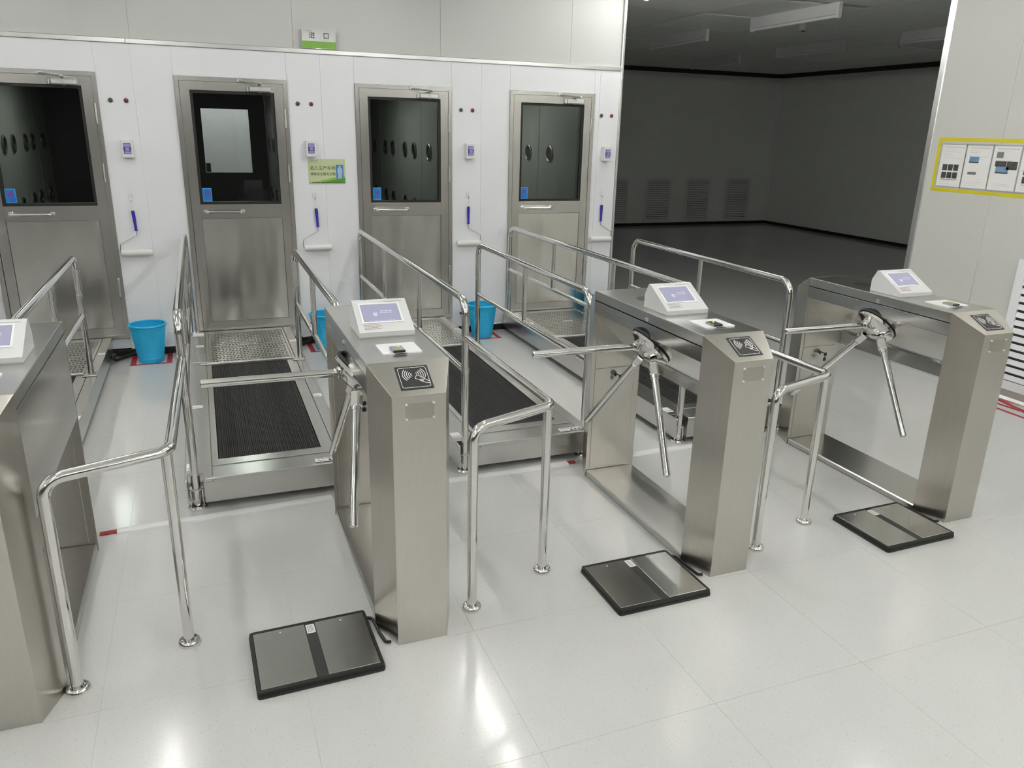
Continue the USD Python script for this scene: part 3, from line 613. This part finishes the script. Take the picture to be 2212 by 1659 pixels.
# handrails along the machines: long one on the left, short one on the right
def foot_ring(t, x, y, z, r=.042, h=.016): part(t, 'foot_flange', lathe([(0, 0), (r, 0), (r, h * .55), (r * .86, h), (.026, h), (.020, h * .6), (0, h * .6)], 28, (x, y, z)), 'chrome')
def make_rail(long, label, loc):
    t = thing('handrail', label, 'handrail', loc, group='long handrails on the left of the sole cleaners' if long else 'short handrails on the right of the sole cleaners')
    yb, yf, zt, zm = (-.06 if long else -1.03), -2.882, .932, .560
    part(t, 'top_rail', sweep(fillet([(0, yb, .171), (0, yb, zt), (0, yf, zt), (0, yf, .016)], .085, 8), .0190, 18), 'polished_tube', smooth=50)
    part(t, 'mid_rail', rod((0, yb - .012, zm), (0, yf + .012, zm), .0150, 14), 'polished_tube', smooth=50)
    for y in ((-1.0, -1.97) if long else (-1.96,)): part(t, 'baluster', rod((0, y, zm), (0, y, zt), .0150, 14), 'polished_tube', smooth=50)
    for y in (yb, yf): part(t, 'mid_joint', lathe([(.0192, -.012), (.0205, -.012), (.0205, .012), (.0192, .012), (.0192, -.012)], 18, (0, y, zm)), 'chrome')
    if long: foot_ring(t, 0, yb, .160, .034, .012)
    else:
        fl_ = part(t, 'bolted_flange', cbox(-.052, .034, yb - .030, yb + .030, .160, .170, .003), 'aluminium')
        for dx in (-.043, .026):
            for dy in (-.02, .02): part(fl_, 'bolt', lathe([(0, 0), (.006, 0), (.005, .005), (0, .006)], 10, (dx, yb + dy, .170)), 'chrome')
    foot_ring(t, 0, yf, 0.0, .044, .016)
    part(t, 'clamp_ring', lathe([(.0195, .0), (.031, 0), (.031, .006), (.0195, .006), (.0195, 0)], 24, (0, yf, .098)), 'aluminium')
    for s in ((-1, 1) if long else ()): part(t, 'clamp_rod', rod((s * .0265, yf - .006, .016), (s * .0265, yf - .006, .099), .0045, 8), 'chrome')
    return t
r0 = make_rail(True, 'long polished handrail at the far left edge, before the leftmost door', (MX[0], 0, 0))
for i, lab in ((1, 'long polished handrail left of the second door\'s sole cleaner, seen almost end-on'), (2, 'long polished handrail left of the third door\'s sole cleaner, in the centre of the picture'),
               (3, 'long polished handrail left of the rightmost door\'s sole cleaner, running behind the third terminal')): copy(r0, (MX[i], 0, 0), label=lab)
r1 = make_rail(False, 'short polished handrail in front of the leftmost door, beside the leftmost blue bin', (MX[0] + .70, 0, 0))
for i, lab in ((1, 'short polished handrail right of the second door\'s sole cleaner, ending behind the middle turnstile'), (2, 'short polished handrail right of the third door\'s sole cleaner, ending beside the third turnstile'),
               (3, 'rightmost polished handrail, standing out against the floor of the dark hall')): copy(r1, (MX[i] + (.70 if i < 3 else .69), 0, 0), label=lab)

# barrier rails between the lanes
def make_barrier(A, B, E, label):
    t = thing('barrier_rail', label, 'barrier rail', (B[0], B[1], 0), group='barrier rails between the lanes')
    a = np.array([A[0] - B[0], A[1] - B[1]]); e = np.array([E[0] - B[0], E[1] - B[1]]); z = .736
    part(t, 'rail_tube', sweep(fillet([(a[0], a[1], .012), (a[0], a[1], z), (0.012, -.012, z), (e[0], e[1], z)], .055, 8), .0185, 20), 'polished_tube', smooth=50)
    part(t, 'post', rod((0, 0, .012), (0, .004, z), .0180, 20), 'polished_tube', smooth=50)
    for p in (a, (0, 0)):
        part(t, 'foot_flange', lathe([(0, 0), (.036, 0), (.0375, .008), (.034, .017), (.028, .020), (.022, .012), (0, .012)], 30, (p[0], p[1], 0)), 'chrome', smooth=50)
    return t
make_barrier((-.513, -4.100), (-.183, -3.960), (MX[1], -2.902), 'bent polished barrier rail on two floor posts, leftmost, beside the turnstile at the left edge')
make_barrier((.818, -4.089), (1.177, -3.932), (MX[2], -2.902), 'bent polished barrier rail on two floor posts, between the second and third turnstiles')
make_barrier((2.148, -4.074), (2.524, -3.948), (MX[3], -2.902), 'bent polished barrier rail on two floor posts, between the third and rightmost turnstiles')

# cable covers across the lanes and the red cables at their ends
for i, (p, q, lab) in enumerate((((-.487, -3.016), (.462, -2.975), 'flat white cable cover on the floor before the second sole cleaner'), ((.760, -2.985), (1.745, -2.968), 'flat white cable cover on the floor before the third sole cleaner'),
                                 ((2.075, -2.975), (3.10, -2.955), 'flat white cable cover on the floor before the rightmost sole cleaner'))):
    L = math.hypot(q[0] - p[0], q[1] - p[1]); t = thing('cable_cover', lab, 'cable cover', (*p, 0), math.degrees(math.atan2(q[1] - p[1], q[0] - p[0])), group='cable covers on the floor')
    part(t, 'cover', extm([(-.026, 0), (-.021, .007), (-.012, .0105), (.012, .0105), (.021, .007), (.026, 0)], 0, L, 'x'), 'white_plastic')
for p, q, lab in (((-.556, -3.022), (-.48, -3.016), 'short red cables at the left end of the cable cover beside the leftmost turnstile'), ((1.74, -2.968), (1.79, -2.966), 'short red cables at the right end of the cable cover beside the third turnstile')):
    t = thing('red_cable', lab, 'cable', (*p, 0))
    for dy in (-.010, 0, .010): part(t, 'wire', rod((0, dy, .005), (q[0] - p[0], q[1] - p[1] + dy, .005), .0042, 8), 'red_wire')

# ------------------------------------------------------------------ things between the doors
BX = [-.470, .855, 2.205, 3.385]
def make_bin():
    t = thing('waste_bin', 'light blue plastic waste basket beside the leftmost door', 'bin', (BX[0], -.205, 0), group='blue waste baskets along the wall')
    rows, n = 56, 132; V = []; H = .285
    prof = [(.088 + (.128 - .088) * s, .004 + H * s) for s in np.linspace(0, 1, rows)]
    for i, (r, z) in enumerate(prof):
        pit = (i % 3 != 0) and 5 < i < rows - 8
        for j in range(n):
            q = 2 * math.pi * j / n; rr = r - (.0022 if pit and (j % 3 != 0) else 0); V.append((rr * math.cos(q), rr * math.sin(q), z))
    F = []
    for i in range(rows - 1):
        for j in range(n):
            j2 = (j + 1) % n; a, b, c, d = i * n + j, i * n + j2, (i + 1) * n + j2, (i + 1) * n + j; F += [(a, b, c), (a, c, d)]
    inner = lathe([(0, .007), (.083, .007), (.123, .289)], 48); inner.faces = inner.faces[:, ::-1] if inner.face_normals[0][2] < 0 else inner.faces
    part(t, 'basket', join(trimesh.Trimesh(np.array(V), np.array(F), process=False), lathe([(0, .0), (.086, 0), (.088, .004), (.084, .008), (0, .008)], 48)), 'blue_plastic', smooth=False)
    part(t, 'lining_face', lathe([(.084, .006), (.0855, .006), (.1255, .289), (.124, .289), (.084, .006)], 48), 'blue_plastic')
    part(t, 'rim', lathe([(.122, .283), (.134, .283), (.137, .289), (.135, .295), (.124, .297), (.121, .291), (.122, .283)], 48), 'blue_plastic')
    return t
b0 = make_bin()
for i, lab in ((1, 'light blue plastic waste basket half hidden behind the second turnstile from left'), (2, 'light blue plastic waste basket between the third door and the rightmost door'), (3, 'light blue plastic waste basket, only a sliver showing left of the third turnstile')): copy(b0, (BX[i], -.205, 0), label=lab)
TPX = [-.470, .855, 2.213, 3.40]
tp0 = thing('floor_marking', 'red tape square on the floor under the leftmost blue basket', 'floor tape', (TPX[0], -.158, 0), group='red tape squares under the baskets')
for x0, x1, y0, y1 in ((-.145, -.107, -.145, .145), (.107, .145, -.145, .145), (-.107, .107, -.145, -.118), (-.107, .107, .118, .145)): part(tp0, 'tape_strip', mbox(x0, x1, y0, y1, 0, .0008), 'red_tape')
for i, lab in ((1, 'red tape square on the floor by the second turnstile\'s hidden basket'), (2, 'red tape square on the floor under the basket left of the rightmost door'), (3, 'red tape square on the floor behind the third turnstile')): copy(tp0, (TPX[i], -.158, 0), label=lab)
for i, (hx, lab) in enumerate(((-.60, 'leftmost door'), (.727, 'second door'), (2.07, 'third door'))):
    t = thing('power_hose', 'black cable hose from the wall to the sole cleaner right of the ' + lab, 'cable', (hx, 0, 0), group='black cable hoses at the wall')
    mxr = MX[i] + .735 - hx
    part(t, 'hose', sweep(fillet([(0, .004, .175), (.03, -.03, .17), (.045, -.035, .09), (.01, -.04, .024), (-.07, -.10, .016), (mxr + .02, -.17, .018), (mxr - .012, -.20, .06)], .03, 6), .0115, 12), 'black_rubber', smooth=50)
    part(t, 'connector', cbox(mxr - .002, mxr + .03, -.235, -.175, .04, .075, .006), 'black_plastic')

HX = [-.489, .846, 2.136, 3.424]
for i in range(4):
    s = -1 if i < 2 else 1
    nm = ['leftmost', 'second', 'third', 'rightmost'][i]
    hk = thing('wall_hook', f'small white adhesive hook on the wall right of the {nm} door', 'hook', (HX[i], 0, 1.212), group='adhesive hooks')
    part(hk, 'pad', ext(Polygon([(-.018, .022), (.018, .022), (.018, -.005), (.008, -.020), (-.008, -.020), (-.018, -.005)]), -.005, 0, 'y'), 'white_plastic')
    part(hk, 'hook_wire', sweep(fillet([(0, -.005, -.008), (0, -.012, -.03), (0, -.02, -.034), (0, -.024, -.022)], .006, 4), .0025, 8), 'wire_steel')
    t = thing('lint_roller', f'white sticky lint roller with a blue handle hanging right of the {nm} door', 'lint roller', (HX[i], -.012, 1.18), group='lint rollers on the wall')
    lean = .010 if i < 2 else 0.0
    part(t, 'hanging_loop', sweep([(0, -.006, .0), (.004, -.004, -.04), (lean * .3, -.004, -.078)], .0018, 6), 'white_plastic')
    h = part(t, 'handle', sweep([(lean * .3, -.004, -.078), (lean * .4, -.004, -.09), (lean * .7, -.004, -.15), (lean * .9, -.004, -.20), (lean, -.004, -.216)], [.0125, .0130, .0105, .0095, .0115], 14), 'roller_blue')
    part(h, 'end_cap', lathe([(0, 0), (.0125, 0), (.010, .010), (0, .011)], 14, (lean * .3, -.004, -.079)), 'black_plastic')
    w = [(lean, -.004, -.214), (lean, -.004, -.250), (s * .108, -.006, -.312), (s * .116, -.008, -.372), (s * .10, -.014, -.378)]
    part(t, 'frame_wire', sweep(fillet(w, .012, 4), .0030, 8), 'wire_steel')
    part(t, 'roller', join(rod((-.104, -.018, -.378), (.104, -.018, -.378), .0225, 26), rod((-.108, -.018, -.378), (.108, -.018, -.378), .016, 20)), 'paper_white', smooth=40)

SBX = [-.468, .832, 2.140, 3.435]; SBZ = [1.553, 1.572, 1.571, 1.563]
for i in range(4):
    nm = ['leftmost', 'second', 'third', 'rightmost'][i]
    t = thing('switch_box', f'small white breaker box with a purple window on the wall right of the {nm} door', 'switch box', (SBX[i], 0, SBZ[i]), group='breaker boxes on the wall')
    part(t, 'housing', cbox(-.038, .038, -.058, 0, -.062, .062, .004), 'white_plastic')
    c = part(t, 'window_frame', cbox(-.024, .024, -.062, -.057, -.034, .040, .002), 'box_purple_dark')
    part(c, 'window', join(cbox(-.021, .021, -.066, -.061, .012, .037, .002), cbox(-.013, .014, -.066, -.061, -.014, .010, .002), cbox(-.021, .021, -.066, -.061, -.032, -.017, .002)), 'box_purple')
    part(c, 'latch', join(mbox(-.029, -.024, -.062, -.057, .002, .007), mbox(.024, .029, -.062, -.057, .002, .007)), 'box_purple_dark')
for i, (ga, ra, z) in enumerate(((-.541, -.440, 1.883), (.755, .856, 1.901), (2.070, 2.171, 1.895), (3.377, 3.478, 1.888))):
    for x, m_, col in ((ga, 'lens_green', 'dark green'), (ra, 'lens_red', 'dark red')):
        t = thing('indicator_light', f'small round {col} indicator light on the wall right of the ' + ['leftmost', 'second', 'third', 'rightmost'][i] + ' door', 'indicator light', (x, 0, z), group='indicator lights above the breaker boxes')
        part(t, 'bezel', lathe([(0, 0), (.0165, 0), (.0165, .006), (.013, .009), (0, .009)], 24, axis=(0, -1, 0)), 'dark_steel'); part(t, 'lens', lathe([(0, .008), (.0125, .008), (.0115, .013), (.006, .016), (0, .0165)], 24, axis=(0, -1, 0)), m_)

# signs
t = thing('wall_sign', 'white entrance sign with a green band on the ledge above the second door', 'sign', (.812, -.006, 2.299))
part(t, 'panel', mbox(0, .252, -.005, 0, 0, .140), 'clear_sign'); part(t, 'green_band', mbox(.001, .251, -.0058, -.005, .002, .052), 'sign_green')
part(t, 'characters', join(wall_text('进', .052, .072, .048, -.0058, -.005), wall_text('口', .158, .072, .048, -.0058, -.005)), 'print_dark', 'two dark Chinese characters')
part(t, 'small_print', join(ext(Point(.018, .124).buffer(.006).difference(Point(.018, .124).buffer(.003)), -.0056, -.005, 'y'), *[mbox(.030 + .011 * i, .039 + .011 * i, -.0056, -.005, .119, .128) for i in range(4)]), 'print_grey')
t = thing('wall_sign', 'pale green sign with Chinese text and a blue cleanroom suit beside the second door', 'sign', (.806, 0, 1.302))
part(t, 'panel', ext(rrect(0, .290, 0, .192, .004), -.004, 0, 'y'), 'sign_pale')
hill = Polygon([(.003, .006), (.287, .006), (.287, .060), (.20, .052), (.11, .028), (.05, .016), (.003, .012)])
part(t, 'leaf_swoosh', ext(hill, -.0046, -.004, 'y'), 'sign_leaf'); part(t, 'dark_swoosh', ext(Polygon([(.07, .006), (.287, .006), (.287, .046), (.22, .038), (.14, .018)]), -.005, -.0046, 'y'), 'sign_mid_green')
part(t, 'bottom_print', join(*[mbox(a, b, -.0055, -.005, .008, .0135) for a, b in ((.025, .085), (.093, .175), (.182, .262))]), 'ink_olive')
part(t, 'headline', wall_text('进入生产车间', .012, .108, .0335, -.0048, -.004), 'ink_olive', 'upper line of Chinese text')
part(t, 'second_line', wall_text('请换无尘服无尘鞋', .014, .066, .0235, -.0048, -.004, .0248), 'ink_olive', 'lower line of Chinese text')
part(t, 'logo_print', join(ext(Point(.012, .178).buffer(.0075).difference(Point(.012, .178).buffer(.005)), -.0046, -.004, 'y'), *[mbox(.026 + .013 * i, .036 + .013 * i, -.0046, -.004, .172, .184) for i in range(4)], mbox(.004, .08, -.0046, -.004, .162, .1645)), 'print_grey')
pc = part(t, 'picture', mbox(.217, .276, -.005, -.004, .040, .147), 'sign_blue', 'blue picture of a cleanroom suit')
suit = unary_union([Point(.2465, .132).buffer(.008), Polygon([(.234, .124), (.259, .124), (.267, .108), (.264, .080), (.260, .084), (.262, .042), (.250, .042), (.2475, .078), (.245, .042), (.232, .042), (.234, .084), (.229, .080), (.227, .108)])])
part(pc, 'suit', ext(suit.buffer(.001), -.0056, -.005, 'y'), 'sign_suit')

# notice board on the right wall: yellow tape border, framed sheets
def rw(y0, y1, z0, z1, a, b): return mbox(XR - b, XR - a, min(y0, y1), max(y0, y1), z0, z1)
nb = thing('notice_board', 'row of printed sheets in grey frames inside a yellow tape border on the right wall', 'notice board', (XR, -1.99, 1.382))
def nbm(y0, y1, z0, z1, a, b): return mbox(-b, -a, min(y0, y1) + 1.99, max(y0, y1) + 1.99, z0 - 1.382, z1 - 1.382)
part(nb, 'tape_border', nbm(-1.991, -3.30, 1.740, 1.765, 0, .0012), 'yellow_tape'); part(nb, 'tape_border', nbm(-1.991, -3.30, 1.382, 1.406, 0, .0012), 'yellow_tape')
part(nb, 'tape_border', nbm(-1.991, -2.016, 1.406, 1.740, 0, .0012), 'yellow_tape'); part(nb, 'tape_border', nbm(-3.275, -3.30, 1.406, 1.740, 0, .0012), 'yellow_tape')
SY = [-2.030, -2.243, -2.457, -2.672, -2.886, -3.10]
for i, y in enumerate(SY):
    ye = y - .210
    sh = part(nb, 'sheet', nbm(y, ye, 1.420, 1.720, .001, .003), 'paper_white')
    part(sh, 'sheet_frame', join(nbm(y + .004, y - .003, 1.414, 1.726, .001, .005), nbm(ye + .003, ye - .002, 1.414, 1.726, .001, .005), nbm(y, ye, 1.717, 1.726, .001, .005), nbm(y, ye, 1.414, 1.422, .001, .005)), 'frame_grey')
    rnd = random.Random(40 + i); lines = [nbm(y - .03, y - .19, 1.694, 1.703, .003, .0034)]
    for z in (1.678, 1.666, 1.650, 1.636, 1.620, 1.462, 1.450, 1.436):
        lines.append(nbm(y - .03, y - .03 - rnd.uniform(.06, .15), z, z + .003, .003, .0034))
    part(sh, 'print', join(*lines), 'print_faint')
    def pic(y0, y1, z0, z1, m_): part(sh, 'picture', nbm(y0, y1, z0, z1, .003, .0042), m_)
    if i % 3 == 0:
        for c in range(3):
            for r in range(2): pic(y - .035 - .047 * c, y - .075 - .047 * c, 1.534 - .055 * r, 1.578 - .055 * r, 'photo_dark')
        part(sh, 'rule', nbm(y - .035, y - .172, 1.468, 1.472, .003, .0042), 'photo_mid')
    elif i % 3 == 1:
        pic(y - .036, y - .112, 1.604, 1.640, 'photo_blue'); part(sh, 'rule', nbm(y - .036, y - .112, 1.596, 1.604, .003, .0042), 'print_dark'); pic(y - .040, y - .108, 1.515, 1.534, 'photo_mid')
    else:
        pic(y - .030, y - .080, 1.638, 1.676, 'photo_mid'); pic(y - .030, y - .115, 1.580, 1.617, 'photo_dark'); pic(y - .118, y - .196, 1.562, 1.617, 'photo_dark')
        pic(y - .040, y - .136, 1.543, 1.579, 'photo_blue'); part(sh, 'rule', nbm(y - .040, y - .136, 1.535, 1.543, .003, .0042), 'print_dark')

# ------------------------------------------------------------------ air vents
vt = thing('air_vent', 'white louvred air vent low on the right wall, cut off by the right edge', 'air vent', (XR, -2.822, .08))
part(vt, 'frame', ext(ring(-.61, 0, 0, .905, .062), -.016, 0, 'x'), 'wall_white'); part(vt, 'back_plate', mbox(-.002, -.0005, -.55, -.06, .06, .845), 'charcoal_plastic')
for k in range(14): part(vt, 'louvre', extm([(-.015, .068 + .0555 * k), (-.011, .066 + .0555 * k), (-.003, .100 + .0555 * k), (-.006, .104 + .0555 * k)], -.550, -.060, 'y'), 'wall_white')
VX = [7.205, 8.180, 9.112, 10.078]; VL = ['cut off by the white wall', 'second from the left', 'third from the left', 'nearest the far corner']
gv = None
for i in range(4):
    lab = 'grey louvred vent on the far dark wall, ' + VL[i]
    if gv is None:
        gv = thing('air_vent', lab, 'air vent', (VX[0], DRY, .065), group='vents on the far wall')
        part(gv, 'frame', ext(ring(0, .590, 0, .860, .045), -.014, 0, 'y'), 'white_plastic'); part(gv, 'back_plate', mbox(.045, .545, -.002, -.0005, .045, .815), 'black_plastic')
        part(gv, 'louvres', join(*[extm([(-.013, .050 + .035 * k), (-.010, .048 + .035 * k), (-.003, .072 + .035 * k), (-.006, .076 + .035 * k)], .045, .545, 'x') for k in range(22)]), 'white_plastic', kind='stuff')
    else: copy(gv, (VX[i], DRY, .065), label=lab)

# red tape on the floor at the right wall
t = thing('floor_marking', 'crossing red tape lines on the floor at the foot of the right wall', 'floor tape', (5.05, -3.0, 0))
def strip(a, b, w, z):
    a = np.array(a) - (5.05, -3.0); b = np.array(b) - (5.05, -3.0); u = (b - a) / np.linalg.norm(b - a); n = np.array([-u[1], u[0]]) * w / 2
    return ext(Polygon([a + n, b + n, b - n, a - n]), z, z + .0007)
part(t, 'tape_strip', strip((5.185, -2.82), (5.02, -3.40), .045, 0), 'red_tape'); part(t, 'tape_strip', strip((5.055, -2.60), (5.09, -3.60), .026, .0007), 'red_tape'); part(t, 'tape_strip', strip((4.985, -2.60), (4.955, -3.60), .028, 0), 'red_tape')
